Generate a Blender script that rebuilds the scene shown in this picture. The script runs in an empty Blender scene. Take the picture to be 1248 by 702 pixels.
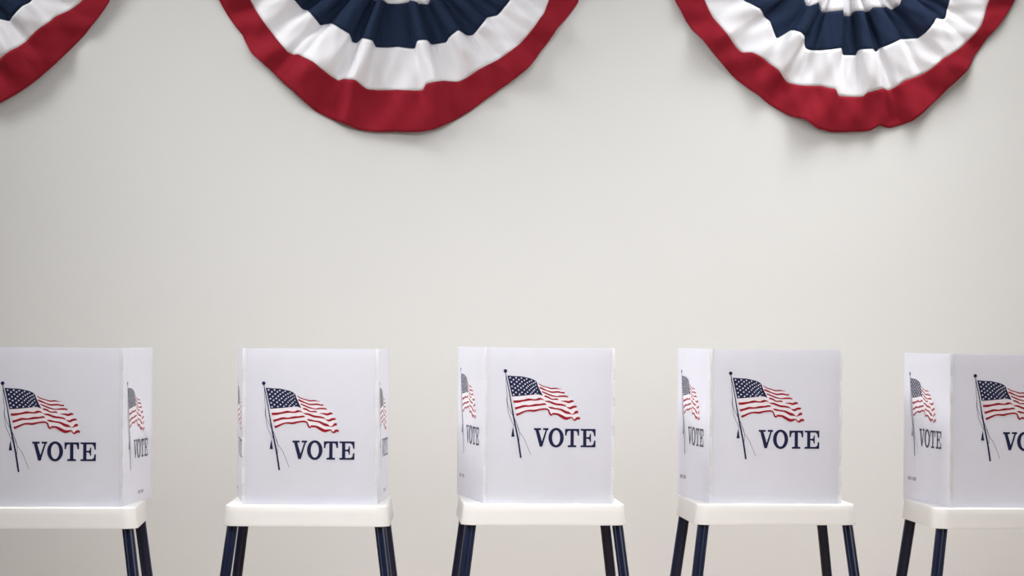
import bpy, bmesh, math, random
from mathutils import Vector, Matrix
random.seed(7)
C = bpy.context.scene.collection
PI = math.pi

# ------------------------------------------------------------------ camera geometry
F = 2920.0            # focal length in pixels of the 1248 wide frame
D0 = 7.6              # distance to the row of booths
PX = D0 / F           # metres per pixel at the row
EYE = 1.45
ROLL = math.radians(0.4)
PSI = math.radians(3.7)      # the camera looks a little to the right of square
HX, HY = 624.0, 408.0
def P(px, py, d):
    u, v = px - HX, HY - py
    u0 = u * math.cos(ROLL) - v * math.sin(ROLL)
    v0 = u * math.sin(ROLL) + v * math.cos(ROLL)
    x = u0 * d / F
    return Vector((x * math.cos(PSI) + d * math.sin(PSI), -x * math.sin(PSI) + d * math.cos(PSI), EYE + v0 * d / F))

# ------------------------------------------------------------------ materials
def mat(name, col, rough=0.6, noise=0.0, nscale=8.0, bump=0.0, bscale=200.0, spec=0.5,
        translucent=0.0, sheen=0.0, weave=0.0, stretch=None):
    m = bpy.data.materials.new(name); m.use_nodes = True
    nt = m.node_tree; N = nt.nodes; L = nt.links
    b = N['Principled BSDF']; out = N['Material Output']
    b.inputs['Roughness'].default_value = rough
    b.inputs['Specular IOR Level'].default_value = spec
    if sheen:
        b.inputs['Sheen Weight'].default_value = sheen
    tc = N.new('ShaderNodeTexCoord')
    mp = N.new('ShaderNodeMapping'); L.new(tc.outputs['Object'], mp.inputs['Vector'])
    if stretch: mp.inputs['Scale'].default_value = stretch
    n = N.new('ShaderNodeTexNoise'); n.inputs['Scale'].default_value = nscale
    n.inputs['Detail'].default_value = 4
    L.new(mp.outputs[0], n.inputs['Vector'])
    r = N.new('ShaderNodeValToRGB')
    lo = [c * (1 - noise) for c in col]; hi = [min(1, c * (1 + noise)) for c in col]
    r.color_ramp.elements[0].position = 0.3; r.color_ramp.elements[1].position = 0.7
    r.color_ramp.elements[0].color = (*lo, 1); r.color_ramp.elements[1].color = (*hi, 1)
    L.new(n.outputs['Fac'], r.inputs['Fac']); L.new(r.outputs['Color'], b.inputs['Base Color'])
    if bump or weave:
        bp = N.new('ShaderNodeBump'); bp.inputs['Strength'].default_value = bump or weave
        bp.inputs['Distance'].default_value = 0.001
        if weave:
            w = N.new('ShaderNodeTexWave'); w.inputs['Scale'].default_value = bscale
            w.inputs['Distortion'].default_value = 1.5
            L.new(mp.outputs[0], w.inputs['Vector']); L.new(w.outputs['Fac'], bp.inputs['Height'])
        else:
            n2 = N.new('ShaderNodeTexNoise'); n2.inputs['Scale'].default_value = bscale
            L.new(mp.outputs[0], n2.inputs['Vector']); L.new(n2.outputs['Fac'], bp.inputs['Height'])
        L.new(bp.outputs['Normal'], b.inputs['Normal'])
    if translucent:
        t = N.new('ShaderNodeBsdfTranslucent'); L.new(r.outputs['Color'], t.inputs['Color'])
        mx = N.new('ShaderNodeMixShader'); mx.inputs['Fac'].default_value = translucent
        L.new(b.outputs[0], mx.inputs[1]); L.new(t.outputs[0], mx.inputs[2])
        L.new(mx.outputs[0], out.inputs['Surface'])
    return m

M = dict(
    wall=mat('painted_plaster', (0.650, 0.652, 0.640), 0.75, 0.012, 1.5, bump=0.12, bscale=160, spec=0.2),
    floor=mat('tan_flooring', (0.52, 0.37, 0.26), 0.5, 0.08, 3.0, stretch=(1, 8, 1)),
    base=mat('white_trim', (0.75, 0.74, 0.71), 0.5),
    panel=mat('corrugated_board', (0.870, 0.875, 0.935), 0.55, 0.012, 10, weave=0.06, bscale=90, spec=0.25,
              translucent=0.35),
    fold=mat('board_fold', (0.92, 0.92, 0.95), 0.5, spec=0.25, translucent=0.35),
    plastic=mat('moulded_plastic', (0.82, 0.81, 0.79), 0.38, 0.01, 6, bump=0.03, bscale=500, spec=0.4),
    navyleg=mat('navy_enamel', (0.010, 0.015, 0.045), 0.28, 0.1, 12, spec=0.5),
    foot=mat('black_rubber', (0.02, 0.02, 0.02), 0.7),
    inknavy=mat('navy_ink', (0.0125, 0.0155, 0.060), 0.6, 0.05, 60, spec=0.2),
    inkred=mat('red_ink', (0.30, 0.010, 0.022), 0.6, 0.05, 60, spec=0.2),
    inkpink=mat('pale_red_ink', (0.83, 0.775, 0.83), 0.6, 0.01, 60, spec=0.2),
    inkwhite=mat('white_star', (0.76, 0.77, 0.84), 0.6, spec=0.2),
    inkgrey=mat('thin_grey_ink', (0.10, 0.105, 0.15), 0.6, spec=0.2),
    red=mat('red_cotton', (0.27, 0.012, 0.024), 0.85, 0.04, 5, bump=0.15, bscale=900, spec=0.15, translucent=0.08),
    white=mat('white_cotton', (0.86, 0.86, 0.895), 0.85, 0.01, 5, bump=0.15, bscale=900, spec=0.15, translucent=0.12),
    navy=mat('navy_cotton', (0.013, 0.024, 0.056), 0.85, 0.05, 5, bump=0.15, bscale=900, spec=0.15, translucent=0.03),
    metal=mat('brass_grommet', (0.55, 0.45, 0.25), 0.35),
)
for k in ('panel', 'fold', 'inknavy', 'inkred', 'inkpink', 'inkwhite', 'inkgrey'):
    b_ = M[k].node_tree.nodes['Principled BSDF']
    b_.inputs['Coat Weight'].default_value = 0.5 if 'ink' in k else 1.0; b_.inputs['Coat Roughness'].default_value = 0.15; b_.inputs['Coat IOR'].default_value = 1.42 if 'ink' in k else 1.6
M['metal'].node_tree.nodes['Principled BSDF'].inputs['Metallic'].default_value = 1.0

# ------------------------------------------------------------------ helpers
def obj(name, bm, m, parent=None, smooth=False, recalc=True):
    if recalc: bmesh.ops.recalc_face_normals(bm, faces=bm.faces[:])
    me = bpy.data.meshes.new(name); bm.to_mesh(me); bm.free()
    for k in (m if isinstance(m, (list, tuple)) else [m]): me.materials.append(k)
    if smooth:
        for p in me.polygons: p.use_smooth = True
        try: me.set_sharp_from_angle(angle=math.radians(40))
        except Exception: pass
    o = bpy.data.objects.new(name, me); C.objects.link(o)
    if parent is not None: o.parent = parent
    return o
def thing(name, label, cat, loc, rz=0.0, group=None):
    o = bpy.data.objects.new(name, None); C.objects.link(o)
    o.location = loc; o.rotation_euler = (0, 0, rz)
    o.empty_display_size = 0.1
    o['label'] = label; o['category'] = cat
    if group: o['group'] = group
    return o
def box(bm, lo, hi):
    v = [bm.verts.new((x, y, z)) for x in (lo[0], hi[0]) for y in (lo[1], hi[1]) for z in (lo[2], hi[2])]
    for f in ((0,1,3,2),(4,6,7,5),(0,4,5,1),(2,3,7,6),(0,2,6,4),(1,5,7,3)):
        bm.faces.new([v[i] for i in f])
def copy_tree(o, parent=None):
    c = o.copy(); C.objects.link(c); c.parent = parent
    for ch in list(o.children): copy_tree(ch, c)
    return c

# ------------------------------------------------------------------ the room
WALL_Y = 9.2
def struct(name, lo, hi, m):
    bm = bmesh.new(); box(bm, lo, hi)
    o = obj(name, bm, m); o['kind'] = 'structure'; return o
struct('wall_back', (-6, WALL_Y, 0), (6, WALL_Y + 0.15, 4.2), M['wall'])
struct('floor', (-6, -2.5, -0.1), (6, WALL_Y + 0.15, 0), M['floor'])
struct('baseboard_back', (-6, WALL_Y - 0.015, 0), (6, WALL_Y, 0.12), M['base'])

# ------------------------------------------------------------------ voting tables
GT = 'white-topped voting tables standing in a row'
def rrect(w, d, r, n=7):
    pts = []
    for cx, cy, a0 in ((w/2-r, d/2-r, 0), (-w/2+r, d/2-r, 90), (-w/2+r, -d/2+r, 180), (w/2-r, -d/2+r, 270)):
        for i in range(n + 1):
            a = math.radians(a0 + 90 * i / n)
            pts.append((cx + r * math.cos(a), cy + r * math.sin(a)))
    return pts
TW, TD, TH, TOPZ = 0.512, 0.49, 0.066, 0.905
def tabletop_bm():
    bm = bmesh.new(); rings = []
    spec = [(-0.030, 0.0000), (-0.016, 0.0000), (-0.004, -0.0005), (-0.0012, -0.0020), (0.0003, -0.0048),
            (0.0025, -0.025), (0.0065, -0.055), (0.0078, -0.0625), (0.0078, -0.066), (0.003, -0.066), (0.0, -0.060), (-0.004, -0.012)]
    for off, z in spec:
        pts = rrect(TW + 2 * off, TD + 2 * off, max(0.006, 0.042 + off))
        rings.append([bm.verts.new((x, y, z)) for x, y in pts])
    bm.faces.new(rings[0])
    for a, b in zip(rings, rings[1:]):
        n = len(a)
        for i in range(n): bm.faces.new((a[i], a[(i+1) % n], b[(i+1) % n], b[i]))
    bm.faces.new(list(reversed(rings[-1])))
    return bm
def tube(bm, pts, rad, n=20, cap=True):
    rings = []
    for k, p in enumerate(pts):
        p = Vector(p)
        t = (Vector(pts[min(k+1, len(pts)-1)]) - Vector(pts[max(k-1, 0)])).normalized()
        a = t.cross(Vector((0, 1, 0)) if abs(t.y) < .9 else Vector((1, 0, 0))).normalized(); b = t.cross(a)
        r = rad[k] if isinstance(rad, (list, tuple)) else rad
        rings.append([bm.verts.new(p + a * r * math.cos(2*PI*i/n) + b * r * math.sin(2*PI*i/n)) for i in range(n)])
    for A, B in zip(rings, rings[1:]):
        for i in range(n): bm.faces.new((A[i], A[(i+1) % n], B[(i+1) % n], B[i]))
    if cap:
        bm.faces.new(rings[0]); bm.faces.new(list(reversed(rings[-1])))
LX, LY, SPL = TW/2 - 0.022, TD/2 - 0.030, 0.128
def make_table():
    t = thing('voting_table', '', 'table', (0, 0, 0), 0, GT)
    o = obj('tabletop', tabletop_bm(), M['plastic'], t, smooth=True); o.location = (0, 0, TOPZ)
    for sx in (-1, 1):
        for sy in (-1, 1):
            z0 = TOPZ - 0.030
            def at(z):
                k = (TOPZ - TH - z) * SPL
                return Vector((sx * (LX + k), sy * (LY + k * 0.8), z))
            bm = bmesh.new()
            tube(bm, [at(z0), at(TOPZ-0.3), at(0.03)], [0.0172, 0.0172, 0.0160], 28)
            # pressed ridge running down the tube
            a, b = at(z0), at(0.06); off = Vector((-sx * 0.0125, -sy * 0.0125 if sy > 0 else -0.0125, 0))
            tube(bm, [a + off, b + off], 0.0058, 10)
            lg = obj('leg', bm, M['navyleg'], t, smooth=True)
            bm = bmesh.new()
            e = at(0.0); e2 = at(0.035)
            tube(bm, [e, at(0.028), e2], [0.0215, 0.0205, 0.0178], 20)
            for v in bm.verts:
                if v.co.z < 0.012: v.co.z = 0.0
            obj('rubber_foot', bm, M['foot'], lg, smooth=True)
    return t
proto_table = make_table()

# ------------------------------------------------------------------ the printed flag and lettering (in metres, origin at the flagpole ball)
OX, OY = 615.2, 451.9
def pp(x, y): return ((x - OX) * PX, (OY - y) * PX)
def flat(bm, pts, y=0.0, mi=0):
    vs = [bm.verts.new((x, y, z)) for x, z in pts]
    f = bm.faces.new(vs); f.material_index = mi; f.normal_update()
    r = bmesh.ops.triangulate(bm, faces=[f])
    for q in r['faces']: q.material_index = mi
def ribbon(bm, pts, y=0.0, mi=0):
    """pts: (x, y, halfwidth) in source pixels; width measured across the line"""
    # densify with Catmull-Rom
    out = []
    n = len(pts)
    for i in range(n - 1):
        p0, p1, p2, p3 = pts[max(i-1, 0)], pts[i], pts[i+1], pts[min(i+2, n-1)]
        for s in range(5):
            t = s / 5
            out.append(tuple(0.5*((2*p1[k]) + (-p0[k]+p2[k])*t + (2*p0[k]-5*p1[k]+4*p2[k]-p3[k])*t*t + (-p0[k]+3*p1[k]-3*p2[k]+p3[k])*t**3) for k in range(3)))
    out.append(pts[-1])
    prev = None
    for i, (x, yy, w) in enumerate(out):
        a = out[max(i-1, 0)]; b = out[min(i+1, len(out)-1)]
        dx, dy = b[0]-a[0], b[1]-a[1]; L = math.hypot(dx, dy) or 1
        nx, ny = -dy/L, dx/L; w = max(w, 0.05)
        q = [bm.verts.new((*[c for c in (pp(x+nx*w, yy+ny*w)[0], y, pp(x+nx*w, yy+ny*w)[1])],)),
             bm.verts.new((pp(x-nx*w, yy-ny*w)[0], y, pp(x-nx*w, yy-ny*w)[1]))]
        if prev:
            f = bm.faces.new((prev[0], q[0], q[1], prev[1])); f.material_index = mi
        prev = q
def c2(L): return [(655 + x/11.7, 455 + y/11.7, w/11.7*0.92) for x, y, w in L]
def c3(L): return [(610 + x/20.05, 480 + y/20.05, w/20.05*0.85) for x, y, w in L]
def flag_bm():
    bm = bmesh.new()
    # pale wash of the flag cloth between the red stripes
    wash = [(617.9,457.8),(634.8,458.4),(650.6,462.7),(655.5,467),(668,471.5),(683,473.2),(688,478),(692,483),(698.5,488.5),(702,495.5),
            (704,502),(706.8,509.5),(701,511.5),(697,508.5),(689,510),(681,506),(671,504),(669,498.2),(655,498.6),(641,500.2),(630.2,505.3),(623.6,482.5)]
    flat(bm, [pp(*q) for q in wash], -0.00005, 2)
    R = -0.0002
    for s in (
        c2([(10,140,6),(60,172,8),(130,192,8),(190,210,10),(260,207,10),(300,215,5),(335,218,3)]),
        c2([(25,195,12),(80,220,13),(130,240,9),(200,262,12),(290,258,13),(340,268,11),(385,270,13)]),
        c2([(60,255,9),(120,280,11),(190,308,11),(270,325,8),(320,320,12),(400,320,13),(435,332,7)]),
        c2([(95,318,12),(150,335,13),(200,362,9),(270,362,12),(295,372,4)]),
        c2([(330,388,3),(400,393,13),(440,402,17),(490,388,17),(515,398,7)]),
        c3([(305,185,34),(420,180,36),(550,158,28),(680,132,34),(760,135,24),(850,140,22),(930,118,34),(1000,115,20),(1060,150,6)]),
        c2([(100,386,4),(130,395,11),(170,400,15),(250,430,16),(330,440,15),(380,450,12),(412,468,4)]),
        c2([(420,474,5),(465,490,17),(510,470,18),(550,468,15),(558,475,6)]),
        c3([(345,355,34),(450,325,32),(570,290,32),(700,290,24),(850,265,32),(950,258,26),(1070,240,26),(1115,258,6)]),
        c2([(152,472,4),(190,485,15),(260,498,12),(330,510,15),(400,545,21),(440,555,19),(480,572,4)]),
        c2([(478,572,4),(510,575,7),(550,545,20),(578,550,19)]),
        c3([(378,510,34),(450,480,30),(600,415,22),(700,400,24),(820,405,30),(950,375,24),(1080,360,24),(1150,375,22),(1180,420,22),(1210,490,26),(1260,512,24)]),
        c2([(205,572,15),(280,575,16),(330,600,21),(400,635,23),(450,630,17),(490,622,9),(510,650,8)]),
        c2([(505,648,7),(535,658,14),(570,632,20),(608,640,15)])):
        ribbon(bm, s, R, 1)
    canton = [(617.7,457.4),(622,457.6),(627,458),(634.8,458.2),(639.9,459.3),(646.3,460.8),(650.6,462.5),(653.6,464.9),(654.9,468.9),
              (657.4,474.5),(661.3,482),(658,480.6),(653.7,480.2),(644.4,481.1),(633.3,482.2),(623.5,482.9),(621,472)]
    flat(bm, [pp(*q) for q in canton], -0.00035, 0)
    rows = [[(262,350),(430,352),(580,362),(730,385),(868,430),(975,478)],
            [(355,405),(510,405),(665,422),(812,458),(932,500)],
            [(295,472),(448,465),(595,468),(750,490),(880,525),(990,560)],
            [(382,537),(538,525),(688,532),(822,555),(935,590)],
            [(315,600),(480,590),(632,587),(770,595),(900,622),(1010,645)],
            [(405,643),(570,640),(728,640),(855,655),(960,690)],
            [(338,718),(505,700),(665,695),(815,700),(930,725),(1045,745)],
            [(430,770),(600,765),(760,760),(890,765),(1000,800)],
            [(362,832),(530,822),(700,812),(850,805),(970,815),(1070,830)]]
    for row in rows:
        for j, (x, y) in enumerate(row):
            k = max(0, (x - 500) / 550)
            rx = (25 - 9 * k) / 23.4; ry = (25 - 6 * k) / 23.4
            cx, cy = 610 + x/23.4, 445 + y/23.4
            pts = []
            for i in range(10):
                a = PI/2 + i * PI/5; s = 1.12 if i % 2 == 0 else 0.72
                pts.append(pp(cx + rx*s*math.cos(a), cy - ry*s*math.sin(a)))
            flat(bm, pts, -0.0005, 3)
    # pole, ball, cords and tassel
    ribbon(bm, [(615.3,453.5,.45),(617.6,465,.55),(620.7,480,.6),(622.2,489,.65),(624.5,502,.85),(627,514.4,.95),(628.6,522,.95),(631.4,536,1.0),(634.8,557.6,1.05)], -0.0003, 0)
    flat(bm, [pp(615.2 + 2.2*math.cos(2*PI*i/20), 451.9 + 2.3*math.sin(2*PI*i/20)) for i in range(20)], -0.0003, 0)
    ribbon(bm, [(615.9,455,.22),(616.0,464,.22),(616.6,473,.25),(617.5,480,.25),(617.2,488,.25),(618.2,496.5,.25),(620,505,.25),(624,514.2,.25),(625.8,518,.22)], -0.00015, 4)
    ribbon(bm, [(617.6,482,.25),(618,491,.25),(621,499,.25),(624,505,.25),(628,512.4,.28),(631,520,.25),(632.7,526,.22),(632.9,533,.22),(632.1,539,.22)], -0.00015, 4)
    ribbon(bm, [(629.5,516,.3),(632.3,525,.25),(636,530.5,.25),(639,535,.25),(643,544.5,.22),(646.8,554,.22)], -0.00015, 4)
    ribbon(bm, [(626.4,516,.22),(625.6,519,.22),(625,522,.25)], -0.00015, 4)
    flat(bm, [pp(*q) for q in ((624.6,521.8),(625.6,521.8),(626.0,526),(627,532),(623,532),(623.8,526))], -0.0003, 0)
    return bm
def letters_bm():
    bm = bmesh.new()
    def q(x, y): return pp(645 + x/14.34, 515 + y/14.34)
    V = [(80,92),(205,92),(205,125),(165,128),(222,320),(285,125),(240,125),(240,92),(335,92),(335,122),(312,130),(228,415),(182,415),(108,130),(80,122)]
    T = [(628,102),(875,102),(875,220),(850,220),(840,165),(825,140),(780,135),(780,385),(825,392),(825,422),(675,422),(675,392),(722,385),(722,135),(680,140),(662,165),(652,220),(628,220)]
    E = [(900,102),(1162,102),(1162,228),(1138,228),(1125,165),(1095,135),(1002,135),(1002,245),(1040,245),(1058,225),(1062,188),(1082,188),(1082,330),(1062,330),(1055,290),(1035,275),(1002,275),(1002,390),(1095,390),(1125,370),(1138,305),(1162,305),(1162,422),(900,422),(900,392),(945,388),(945,135),(900,130)]
    for g in (V, T, E): flat(bm, [q(*p) for p in g], -0.0003, 0)
    n = 40; a = []; b = []
    for i in range(n):
        c, s = math.cos(2*PI*i/n), math.sin(2*PI*i/n)
        x, z = q(470 + 135*c, 257 + 172*s); a.append(bm.verts.new((x, -0.0003, z)))
        x, z = q(470 + 70*c, 257 + 130*s); b.append(bm.verts.new((x, -0.0003, z)))
    for i in range(n): bm.faces.new((a[i], a[(i+1) % n], b[(i+1) % n], b[i]))
    return bm
def fine_print_bm():
    """two short words of lettering too small to read"""
    bm = bmesh.new(); x = 0.0; u = 0.0086
    for word in ('OBOA', 'ODBA'):
        for ch in word:
            w = 0.0062; h = 0.0105; s = 0.0018
            def r(x0, z0, x1, z1): flat(bm, [(x+x0, z0), (x+x1, z0), (x+x1, z1), (x+x0, z1)], -0.0003, 0)
            r(0, 0, s, h); r(w-s, 0, w, h); r(s, h-s, w-s, h)
            if ch != 'A': r(s, 0, w-s, s)
            if ch in 'BA': r(s, h*.45, w-s, h*.45+s)
            x += u
        x += 0.008
    return bm
def fix_front(bm):   # all printing faces -Y
    for f in bm.faces:
        f.normal_update()
        if f.normal.y > 0: f.normal_flip()
    return bm
INK = [M['inknavy'], M['inkred'], M['inkpink'], M['inkwhite'], M['inkgrey']]
def mesh_of(bm, name, mats):
    fix_front(bm)
    me = bpy.data.meshes.new(name); bm.to_mesh(me); bm.free()
    for m in mats: me.materials.append(m)
    return me
ME_FLAG = mesh_of(flag_bm(), 'flag_print', INK)
ME_VOTE = mesh_of(letters_bm(), 'vote_lettering', [M['inknavy']])
ME_FINE = mesh_of(fine_print_bm(), 'fine_print', [M['inkgrey']])

# ------------------------------------------------------------------ privacy screens
TH_P = 0.0042
SH = 190.0 * PX         # screen height
def panel_bm(w, bow=0.0, seed=0):
    """a board standing on z=0, from x=0 to w, outer face on y=0, thickness behind"""
    rnd = random.Random(seed)
    bm = bmesh.new(); nx, nz = 14, 14; g = {}
    e = 0.0012
    for side in (0, 1):
        for i in range(nx + 1):
            for k in range(nz + 1):
                u, v = i / nx, k / nz
                y = bow * math.sin(PI * u) * (0.35 + 0.65 * v)
                x = u * w; z = v * SH
                if side == 0:
                    if i in (0, nx) or k in (0, nz): y += e
                else: y += TH_P
                g[side, i, k] = bm.verts.new((x, y, z))
    for i in range(nx):
        for k in range(nz):
            bm.faces.new((g[0,i,k], g[0,i+1,k], g[0,i+1,k+1], g[0,i,k+1]))
            bm.faces.new((g[1,i,k], g[1,i,k+1], g[1,i+1,k+1], g[1,i+1,k]))
    for i in range(nx):
        for k in (0, nz): bm.faces.new((g[0,i,k], g[0,i+1,k], g[1,i+1,k], g[1,i,k]))
    for k in range(nz):
        for i in (0, nx): bm.faces.new((g[0,i,k], g[0,i,k+1], g[1,i,k+1], g[1,i,k]))
    return bm
def fold_bm(a_in, a_out, side, seed):
    """the scored hinge between two boards: a crushed strip with perforation slots; origin at the corner, directions given as unit vectors"""
    rnd = random.Random(seed)
    bm = bmesh.new()
    cuts = [0.0]
    z = 0.03 + rnd.random() * 0.01
    segs = []
    bounds = [0, .062, .075, .145, .160, .235, .25, .33, .345, .42, .435, 1]
    zs = [0.0, 0.030, 0.062, 0.120, 0.150, 0.215, 0.245, 0.31, 0.335, 0.395, 0.425, SH]
    n = 6
    for j in range(len(zs) - 1):
        bulge = 0.0034 if j % 2 == 0 else 0.0012
        zz = [zs[j] + 0.0004, zs[j] + 0.004, zs[j+1] - 0.004, zs[j+1] - 0.0004]
        rings = []
        for q, z in enumerate(zz):
            b = bulge if q in (1, 2) else bulge * 0.5
            ring = []
            for i in range(n + 1):
                t = i / n; ang = t
                d = (a_in * (1 - t) + a_out * t)
                p = d * 0.0075 * (abs(2*t - 1)) - (a_in + a_out).normalized() * b * math.sin(PI * t)
                ring.append(bm.verts.new((p.x, p.y, z)))
            for i in range(n + 1):
                t = 1 - i / n
                d = (a_in * (1 - t) + a_out * t)
                p = d * 0.0075 * (abs(2*t - 1)) + (a_in + a_out).normalized() * 0.003
                ring.append(bm.verts.new((p.x, p.y, z)))
            rings.append(ring)
        m = len(rings[0])
        for A, B in zip(rings, rings[1:]):
            for i in range(m): bm.faces.new((A[i], A[(i+1) % m], B[(i+1) % m], B[i]))
        bm.faces.new(rings[0]); bm.faces.new(list(reversed(rings[-1])))
    return bm
def put_print(panel, x0, zball, fine_x=None):
    for me, nm, dx, dz in ((ME_FLAG, 'flag_print', 0, 0), (ME_VOTE, 'vote_lettering', 0, 0)):
        o = bpy.data.objects.new(nm, me); C.objects.link(o); o.parent = panel
        o.location = (x0, -0.0006, zball)
    if fine_x is not None:
        o = bpy.data.objects.new('fine_print', ME_FINE); C.objects.link(o); o.parent = panel
        o.location = (fine_x, -0.0006, zball - 137 * PX)

# booth: table lip left/right pixel, lip y at centre, distance, yaw; screen corners as seen
LEN = 0.428
booths = [
    # d_face, z_lip_px(y at x), FL, FR, BL, BR (x pixels), table x centre px, lip y, yaw, ball drop px, front print offset px
    dict(d=7.44, xc=62.5, ly=618.4, yaw=4.0, FL=-21.5, FR=149.0, BL=-33.0, BR=186.0, ball=43.0, off=23.5,
         lt='white-topped voting table cut by the left edge of the picture, right legs in view',
         ls='white folded voting screen at the far left, its right side panel turned towards us'),
    dict(d=7.58, xc=373.0, ly=616.0, yaw=1.2, FL=296.5, FR=460.0, BL=289.0, BR=474.6, ball=42.6, off=24.5,
         lt='white-topped voting table under the screen whose two sides both show as narrow strips',
         ls='white folded voting screen second from left, both side panels showing as narrow strips'),
    dict(d=7.60, xc=664.0, ly=614.6, yaw=3.4, FL=590.5, FR=747.5, BL=557.0, BR=748.5, ball=28.6, off=25.0,
         lt='white-topped voting table in the middle of the row, below the large hanging bunting',
         ls='brightest white folded voting screen, standing on the middle table of the row'),
    dict(d=7.68, xc=947.0, ly=614.6, yaw=3.9, FL=865.5, FR=1025.5, BL=825.0, BR=1025.0, ball=29.8, off=25.0,
         lt='white-topped voting table second from right, all four dark legs standing clear of each other',
         ls='white folded voting screen second from right, below the right-hand bunting'),
    dict(d=7.72, xc=1237.5, ly=619.6, yaw=3.8, FL=1158.5, FR=1322.0, BL=1101.0, BR=1318.0, ball=27.0, off=30.5,
         lt='white-topped voting table cut by the right edge of the picture, two left legs in view',
         ls='white folded voting screen cut by the right edge, its front lettering cropped'),
]
for bi, b in enumerate(booths):
    d = b['d']; yaw = math.radians(b['yaw'])
    lip = P(b['xc'], b['ly'], d - 0.02)      # the middle of the front top edge
    zt = lip.z
    t = proto_table if bi == 0 else copy_tree(proto_table)
    t['label'] = b['lt']; t['group'] = GT
    # yaw is measured against the camera, the room is turned by PSI
    rz = yaw - PSI
    back = Vector((-math.sin(rz), math.cos(rz), 0))
    c = Vector((lip.x, lip.y, 0)) + back * (TD / 2)
    # levelling: legs reach the floor; the whole table is scaled in height only
    t.location = (c.x, c.y, 0); t.rotation_euler = (0, 0, rz)
    t.scale = (1, 1, 1)
    dz = zt - TOPZ
    print('booth', bi, 'lip', [round(q, 3) for q in lip], 'dz', round(dz, 3))
    b['dz'] = dz; b['t'] = t; b['zt'] = zt
# one common table height differs by a centimetre or so between tables: lift the top and the leg tops
for b in booths:
    for ch in b['t'].children:
        if ch.name.startswith('tabletop'): ch.location.z = b['zt']
        else: ch.scale = (1, 1, b['zt'] / TOPZ)

GS = 'white folded voting screens printed with a flag and lettering'
for bi, b in enumerate(booths):
    d = b['d']; zt = b['zt'] + 0.0004; dz = b['dz']
    yaw = math.radians(b['yaw'])
    # face corners in plan
    def plan(px, py, dd): q = P(px, py, dd); return Vector((q.x, q.y, 0))
    wpx = b['FR'] - b['FL']
    slope = math.sin(yaw) * wpx * PX / 2
    FL = plan(b['FL'], 520, d + 0.012 - slope); FR = plan(b['FR'], 520, d + 0.012 + slope)
    def backpt(Fp, px):
        lo, hi = d + 0.1, d + 0.6
        for _ in range(40):
            dd = (lo + hi) / 2
            if (plan(px, 520, dd) - Fp).length < LEN: lo = dd
            else: hi = dd
        return plan(px, 520, dd)
    BL = backpt(FL, b['BL']); BR = backpt(FR, b['BR'])
    root = thing('voting_screen', b['ls'], 'voting screen', (FL + FR) / 2 + Vector((0, 0, zt)), 0, GS)
    base = root.location.copy()
    zball = SH - b['ball'] * PX
    def place(name, A, B, seed, x0, fine=None, gap0=0.0055, gap1=0.0055, bow=0.0):
        v = (B - A); w = v.length; u = v.normalized()
        A2 = A + u * gap0
        o = obj(name, panel_bm(w - gap0 - gap1, bow, seed), M['panel'], root, smooth=False)
        o.location = Vector((A2.x, A2.y, zt)) - base
        o.rotation_euler = (0, 0, math.atan2(u.y, u.x))
        put_print(o, x0 - gap0, zball, None if fine is None else fine - gap0)
        return o
    place('front_panel', FL, FR, 10 + bi, b['off'] * PX)
    place('side_panel', BL, FL, 20 + bi, 23.5 * PX, fine=19 * PX, gap0=0.0)      # read from outside, back edge to fold
    place('side_panel', FR, BR, 30 + bi, 25.0 * PX, fine=84 * PX, gap1=0.0)
    for (Cn, A, B) in ((FL, BL, FR), (FR, FL, BR)):
        ai = (A - Cn).normalized(); ao = (B - Cn).normalized()
        o = obj('fold', fold_bm(ai, ao, 0, bi), M['fold'], root, smooth=True)
        o.location = Vector((Cn.x, Cn.y, zt)) - base

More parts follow.
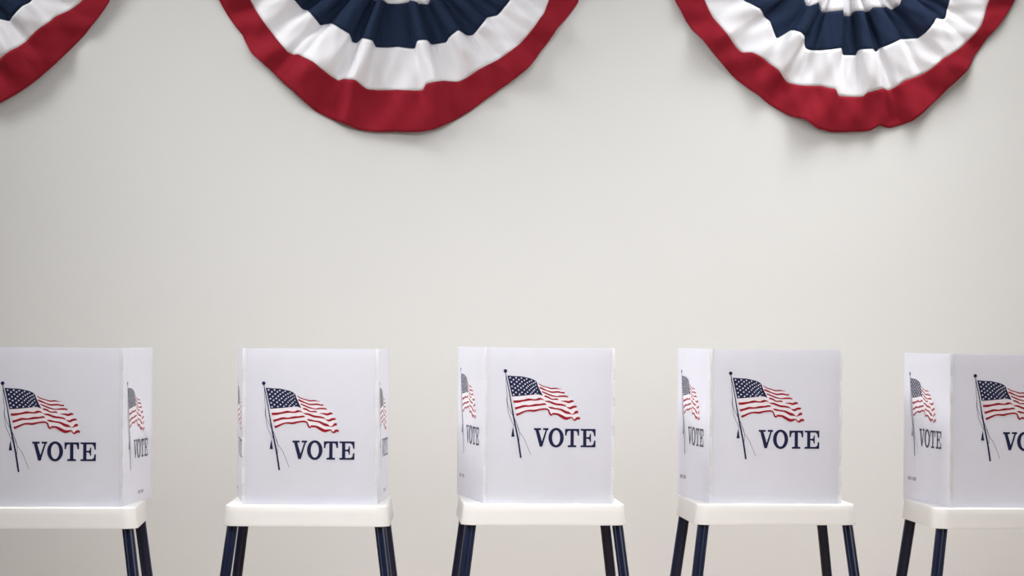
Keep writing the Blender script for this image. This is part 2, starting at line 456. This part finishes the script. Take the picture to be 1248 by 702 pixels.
# ------------------------------------------------------------------ buntings
def interp(tab, th):
    if th <= tab[0][0]: return tab[0][1]
    for (a, ra), (b, rb) in zip(tab, tab[1:]):
        if th <= b: return ra + (rb - ra) * (th - a) / max(1e-6, b - a)
    return tab[-1][1]
def polar(pts, cx, cy, ends):
    out = []
    for x, y in pts:
        out.append([math.degrees(math.atan2(x - cx, y - cy)), math.hypot(x - cx, y - cy)])
    out.sort(key=lambda q: q[0])
    for i in range(1, len(out)):
        if out[i][0] <= out[i-1][0] + 0.25: out[i][0] = out[i-1][0] + 0.25
    return [(-92, ends[0])] + [tuple(o) for o in out] + [(92, ends[1])]
def sstep(a, b, x):
    t = min(1, max(0, (x - a) / (b - a))); return t * t * (3 - 2 * t)
def bunting(label, cx, cy, outer, wr, nw, iw, ends, pleats, seed):
    rnd = random.Random(seed)
    dd = WALL_Y
    for _ in range(20): dd += WALL_Y - P(cx, cy, dd).y
    s = dd / F                           # metres per pixel on the wall
    org = P(cx, cy, dd); org.y = WALL_Y
    root = thing('bunting', label, 'bunting', org, 0, 'pleated red, white and blue fan buntings on the wall')
    tabs = [polar(iw, cx, cy, ends[0]), polar(nw, cx, cy, ends[1]), polar(wr, cx, cy, ends[2]), polar(outer, cx, cy, ends[3])]
    ths = []
    th = -92.0
    while th <= 92.001: ths.append(th); th += 0.5
    ph = [rnd.random() * 6.28 for _ in range(6)]
    edges = sorted([-92.0, 92.0] + [q for p in pleats for q in p[:2]])
    def relief(th, rho):
        soft = 1.2 + 5.0 * max(0, rho - 0.45) / 0.55
        z = 0.0
        for a, b, h in pleats:
            k = sstep(a - soft * 0.5, a + soft * 0.9, th) * (1 - sstep(b - soft * 0.9, b + soft * 0.5, th))
            tilt = 0.62 + 0.38 * math.sin(PI * min(1, max(0, (th - a) / (b - a))))
            z += h * k * tilt
        for a, b in zip(edges, edges[1:]):          # the hollows belly out a little too
            if a <= th <= b and b - a > 3 and not any(p[0] == a for p in pleats):
                z += 0.22 * math.sin(PI * (th - a) / (b - a))
        amp = 0.052 * (0.20 + 0.80 * sstep(0.02, 0.38, rho)) * (1 - 0.50 * sstep(0.55, 1.0, rho))
        z *= amp
        # soft billows of the loose cloth towards the hem
        t = math.radians(th)
        z += 0.016 * math.sin(t * 8 + ph[0] + rho * 6) * sstep(0.45, 0.95, rho)
        z += 0.009 * math.sin(t * 19 + ph[1] - rho * 10) * sstep(0.55, 0.9, rho)
        z += 0.004 * math.sin(t * 31 + ph[2] + rho * 21) * sstep(0.35, 0.7, rho)
        z += 0.0012 * math.sin(t * 47 + ph[3] - rho * 40) * sstep(0.2, 0.5, rho)
        z += 0.026 * math.sin(PI * min(1, rho * 0.93)) + 0.022
        if rho > 0.93: z -= 0.006 * (rho - 0.93) / 0.07
        z = max(z, 0.012)
        return z + (0.0025 - z) * sstep(76, 92, abs(th))
    def rad(k, th):
        r = interp(tabs[k], th)
        # smooth a little
        return (interp(tabs[k], th - 0.5) + 2 * r + interp(tabs[k], th + 0.5)) / 4
    bands = [(None, 0, 'inner_white_stripe', M['white'], 12), (0, 1, 'blue_stripe', M['navy'], 12),
             (1, 2, 'white_stripe', M['white'], 12), (2, 3, 'red_stripe', M['red'], 12)]
    for k0, k1, nm, m, nr in bands:
        bm = bmesh.new(); grid = []
        for th in ths:
            R = rad(3, th)
            r0 = 14.0 if k0 is None else rad(k0, th); r1 = rad(k1, th)
            a = math.radians(th); col = []
            for j in range(nr + 1):
                r = r0 + (r1 - r0) * j / nr
                col.append(bm.verts.new((math.sin(a) * r * s, -relief(th, r / R), -math.cos(a) * r * s)))
            grid.append(col)
        for A, B in zip(grid, grid[1:]):
            for j in range(nr): bm.faces.new((A[j], A[j+1], B[j+1], B[j]))
        for f in bm.faces:
            f.normal_update()
            if f.normal.y > 0: f.normal_flip()
        o = obj(nm, bm, m, root, recalc=False)
        for p in o.data.polygons: p.use_smooth = True
        md = o.modifiers.new('cloth', 'SOLIDIFY'); md.thickness = 0.0012; md.offset = -1
    # gathered knot at the top and grommets at the ends
    bm = bmesh.new()
    n, mm = 40, 10; rings = []
    for i in range(mm + 1):
        t = i / mm
        r = (0.004 + 0.044 * math.sin(PI * (0.08 + 0.9 * t)))
        rings.append([bm.verts.new((r * math.cos(2*PI*j/n) * (1 + 0.10 * math.sin(10*PI*2*j/n)), -0.020 - 0.050 * t, r * math.sin(2*PI*j/n) * (1 + 0.10 * math.sin(10*PI*2*j/n)))) for j in range(n)])
    for A, B in zip(rings, rings[1:]):
        for j in range(n): bm.faces.new((A[j], A[(j+1) % n], B[(j+1) % n], B[j]))
    bm.faces.new(rings[0]); bm.faces.new(list(reversed(rings[-1])))
    obj('gathered_knot', bm, M['navy'], root, smooth=True)
    for sx in (-1, 1):
        bm = bmesh.new(); n = 20; R = rad(3, 88 * sx) * s - 0.02
        rr = []
        for k in range(8):
            ang = 2*PI*k/8
            rr.append([bm.verts.new((sx*R + (0.008 + 0.003*math.cos(ang))*math.cos(2*PI*j/n), -0.0040 - 0.003*math.sin(ang), -0.012 + (0.008 + 0.003*math.cos(ang))*math.sin(2*PI*j/n))) for j in range(n)])
        for k in range(8):
            for j in range(n): bm.faces.new((rr[k][j], rr[k][(j+1) % n], rr[(k+1) % 8][(j+1) % n], rr[(k+1) % 8][j]))
        obj('grommet', bm, M['metal'], root, smooth=True)
    return root

b2_outer = [(266.7,0),(278,20.5),(297.4,46),(303.8,60),(310,70.5),(332,88.5),(360,115),(386,137),(414,150),(440,159.5),(455,161.5),(485,161.5),(513,162),(531,158),(564.6,141),(593,120.5),(613,106),(634,91),(644,83),(659.5,61.5),(680,33),(705.6,0)]
b2_wr = [(305,0),(314,16.7),(334.6,45),(352.5,67),(360,70.5),(365.4,69.7),(383,79.5),(414,101),(420.5,98.7),(434.6,101),(448.7,110),(485,111),(517,111),(518.5,104.6),(541.5,99.5),(559.5,100),(582.5,86),(593,80),(613,69),(634,52.5),(654,28),(657,23),(663,15),(668.5,0)]
b2_nw = [(355,0),(370.5,15.4),(375.6,16),(392,34.6),(404,32),(427,46),(430.8,55),(436.7,56),(441,50),(455,54),(459,60),(485,59.5),(507,60.8),(508,53),(521,52.6),(526,56),(544,53.3),(547,47.4),(558,39.7),(568.5,44),(576,43.6),(581,38.5),(594,21.8),(605.6,20),(622,0)]
b2_iw = [(425,-22),(438,-5),(447,2),(451,1),(470,4.5),(473,6.5),(485,7),(500,4),(503,5),(522,7),(525,0),(540,-8),(556,-24)]
bunting('pleated red, white and blue bunting hung left of centre, the most complete of three',
        486, -67, b2_outer, b2_wr, b2_nw, b2_iw, ((90, 90), (152, 152), (195, 195), (228, 228)),
        [(-84,-72,.5),(-66,-56,.7),(-53,-43.5,.8),(-39.8,-25.5,1.0),(-21,-12.8,1.1),(9.6,18,1.15),(28,37,1.0),(42,51,.85),(56,66,.7),(72,84,.5)], 3)
b3_outer = [(819,0),(835,30),(854,54),(873,76),(892,95),(919,116),(943.4,132.6),(962,143),(978.6,148),(996,160),(1000,159.6),(1011,162),(1040,161.5),(1060.6,160),(1071.4,153),(1085,156),(1112,147.6),(1136,127),(1155,108),(1177,86.6),(1190.6,65),(1204,46),(1223,24),(1238,0)]
b3_wr = [(855.5,0),(867.6,25.7),(889,54),(901.5,67.6),(913.6,67.6),(930,75.8),(946,89),(959.6,103),(978.6,107),(997.5,107),(1016.5,111.5),(1017.8,119),(1050,119),(1052.5,115),(1075.5,108.3),(1081,111.6),(1101,99),(1128,88),(1147,71.8),(1169,58),(1188,40.6),(1196,29.8),(1205.5,0)]
b3_nw = [(898.8,0),(908,8),(921.8,16),(935,30),(943.4,51),(959.6,40.6),(970.5,44.6),(977,50),(978.5,62),(989.4,65),(1023,61),(1024.6,69),(1041,69.6),(1041.7,63.6),(1062,62.8),(1064.7,65.5),(1068.7,61),(1095.8,48.7),(1117.5,47.4),(1124,42),(1137.8,23),(1148.6,24.4),(1155,0)]
b3_iw = [(950,-12),(966,-5),(976,0),(981,12),(992,7.6),(999,17.6),(1024.6,15),(1026,21.6),(1035,21.7),(1036,16.8),(1055,16),(1059,12),(1078,10),(1083.6,13.5),(1092,8),(1094,0),(1108,-14)]
bunting('pleated red, white and blue bunting on the right, hung above the two right-hand voting screens',
        1028, -60, b3_outer, b3_wr, b3_nw, b3_iw, ((88, 88), (145, 145), (186, 186), (217, 217)),
        [(-84,-72,.5),(-62,-50,.7),(-34.5,-24,1.0),(-19,-2.2,.85),(6.2,15.6,1.15),(18.6,32,.8),(41,54,.8),(60,72,.5)], 11)
cx, cy = -84, -90
half_outer = [(0,127),(20,116),(37,105),(62.7,82.6),(91,52.7),(114,27),(133,0)]
half_wr = [(0,74.6),(20,61),(37,48.4),(48.4,37),(68,20),(99.7,0)]
half_nw = [(0,24),(14,27),(25.6,15.7),(41,0)]
def full(h, extra): 
    a = [(x, y) for x, y in h] + extra
    return a + [(2*cx - x, y) for x, y in a]
bunting('pleated red, white and blue bunting cut off by the left edge of the picture',
        cx, cy, full(half_outer, [(-84,142),(-42,139)]), full(half_wr, [(-84,92),(-40,86)]), full(half_nw, [(-84,40),(-45,36),(-20,28)]),
        full([(-84,-14),(-50,-18),(-20,-35)], []), ((90, 90), (152, 152), (196, 196), (232, 232)),
        [(-84,-72,.5),(-53,-43.5,.8),(-39.8,-25.5,1.0),(-21,-12.8,1.1),(9.6,18,1.15),(26,36,.9),(40,52,1.0),(60,72,.5)], 5)

# ------------------------------------------------------------------ light
w = bpy.data.worlds.new('room_light'); bpy.context.scene.world = w; w.use_nodes = True
w.node_tree.nodes['Background'].inputs[0].default_value = (0.93, 0.96, 1.0, 1)
w.node_tree.nodes['Background'].inputs[1].default_value = 0.01
def area(name, loc, target, sx, sy, energy, col, spread=180):
    l = bpy.data.lights.new(name, 'AREA'); l.shape = 'RECTANGLE'; l.size = sx; l.size_y = sy
    l.energy = energy; l.color = col; l.spread = math.radians(spread)
    o = bpy.data.objects.new(name, l); C.objects.link(o); o.location = loc
    o.rotation_euler = (Vector(target) - Vector(loc)).to_track_quat('-Z', 'Y').to_euler()
    return o
area('overhead_fill_light', (0.55, 6.6, 4.3), (0.55, 6.7, 0.0), 5.0, 1.6, 25, (1.0, 1.0, 1.0))  # unseen fill added above the row to brighten the side panels
area('high_side_fill', (2.3, 7.9, 3.9), (1.6, 7.9, 0.0), 1.8, 0.8, 42, (1.0, 0.99, 0.98), 110)  # unseen fill added high on the right, for side panels and right wall
area('high_side_fill', (-2.2, 7.7, 4.2), (0.4, 7.8, 1.2), 1.6, 1.2, 42, (1.0, 0.99, 0.98), 90)  # unseen fill added high on the left, grazing the side panels
area('front_fill_light', (0.15, 5.9, 2.85), (0.25, 7.7, 1.15), 1.9, 0.5, 26.5, (0.99, 0.99, 1.0), 120)  # unseen fill added close in front to lift the front panels over the wall
area('centre_pool_light', (0.55, 2.2, 6.2), (0.85, 9.2, 1.55), 1.0, 1.0, 3, (1.0, 1.0, 1.0), 42)  # unseen light added for a bright middle, imitating lens vignetting
area('side_light', (-6.2, 1.6, 2.6), (0.0, 8.0, 1.4), 3.6, 2.2, 15, (0.93, 0.965, 1.0))  # unseen cool area light from the front left
area('side_light', (6.8, 1.8, 2.6), (0.0, 8.0, 1.4), 3.6, 2.2, 120, (1.0, 0.985, 0.96))  # unseen light added to brighten and warm the right-hand side panels

# ------------------------------------------------------------------ camera
cam = bpy.data.cameras.new('camera'); co = bpy.data.objects.new('camera', cam); C.objects.link(co)
cam.sensor_fit = 'HORIZONTAL'; cam.sensor_width = 36.0; cam.lens = 36.0 * F / 1248.0
cam.shift_y = (HY - 351.0) / 1248.0
cam.clip_end = 60
Q = Matrix.Rotation(-PSI, 3, 'Z')
right = Q @ Vector((math.cos(ROLL), 0, math.sin(ROLL))); up = Q @ Vector((-math.sin(ROLL), 0, math.cos(ROLL))); bk = Q @ Vector((0, -1, 0))
co.matrix_world = Matrix(((right.x, up.x, bk.x, 0), (right.y, up.y, bk.y, 0), (right.z, up.z, bk.z, EYE), (0, 0, 0, 1)))
cam.dof.use_dof = True; cam.dof.focus_distance = 7.6; cam.dof.aperture_fstop = 4.5
bpy.context.scene.camera = co

vs = bpy.context.scene.view_settings
vs.view_transform = 'Standard'; vs.look = 'None'; vs.gamma = 1.0; vs.use_curve_mapping = False
vs.exposure = 0.0
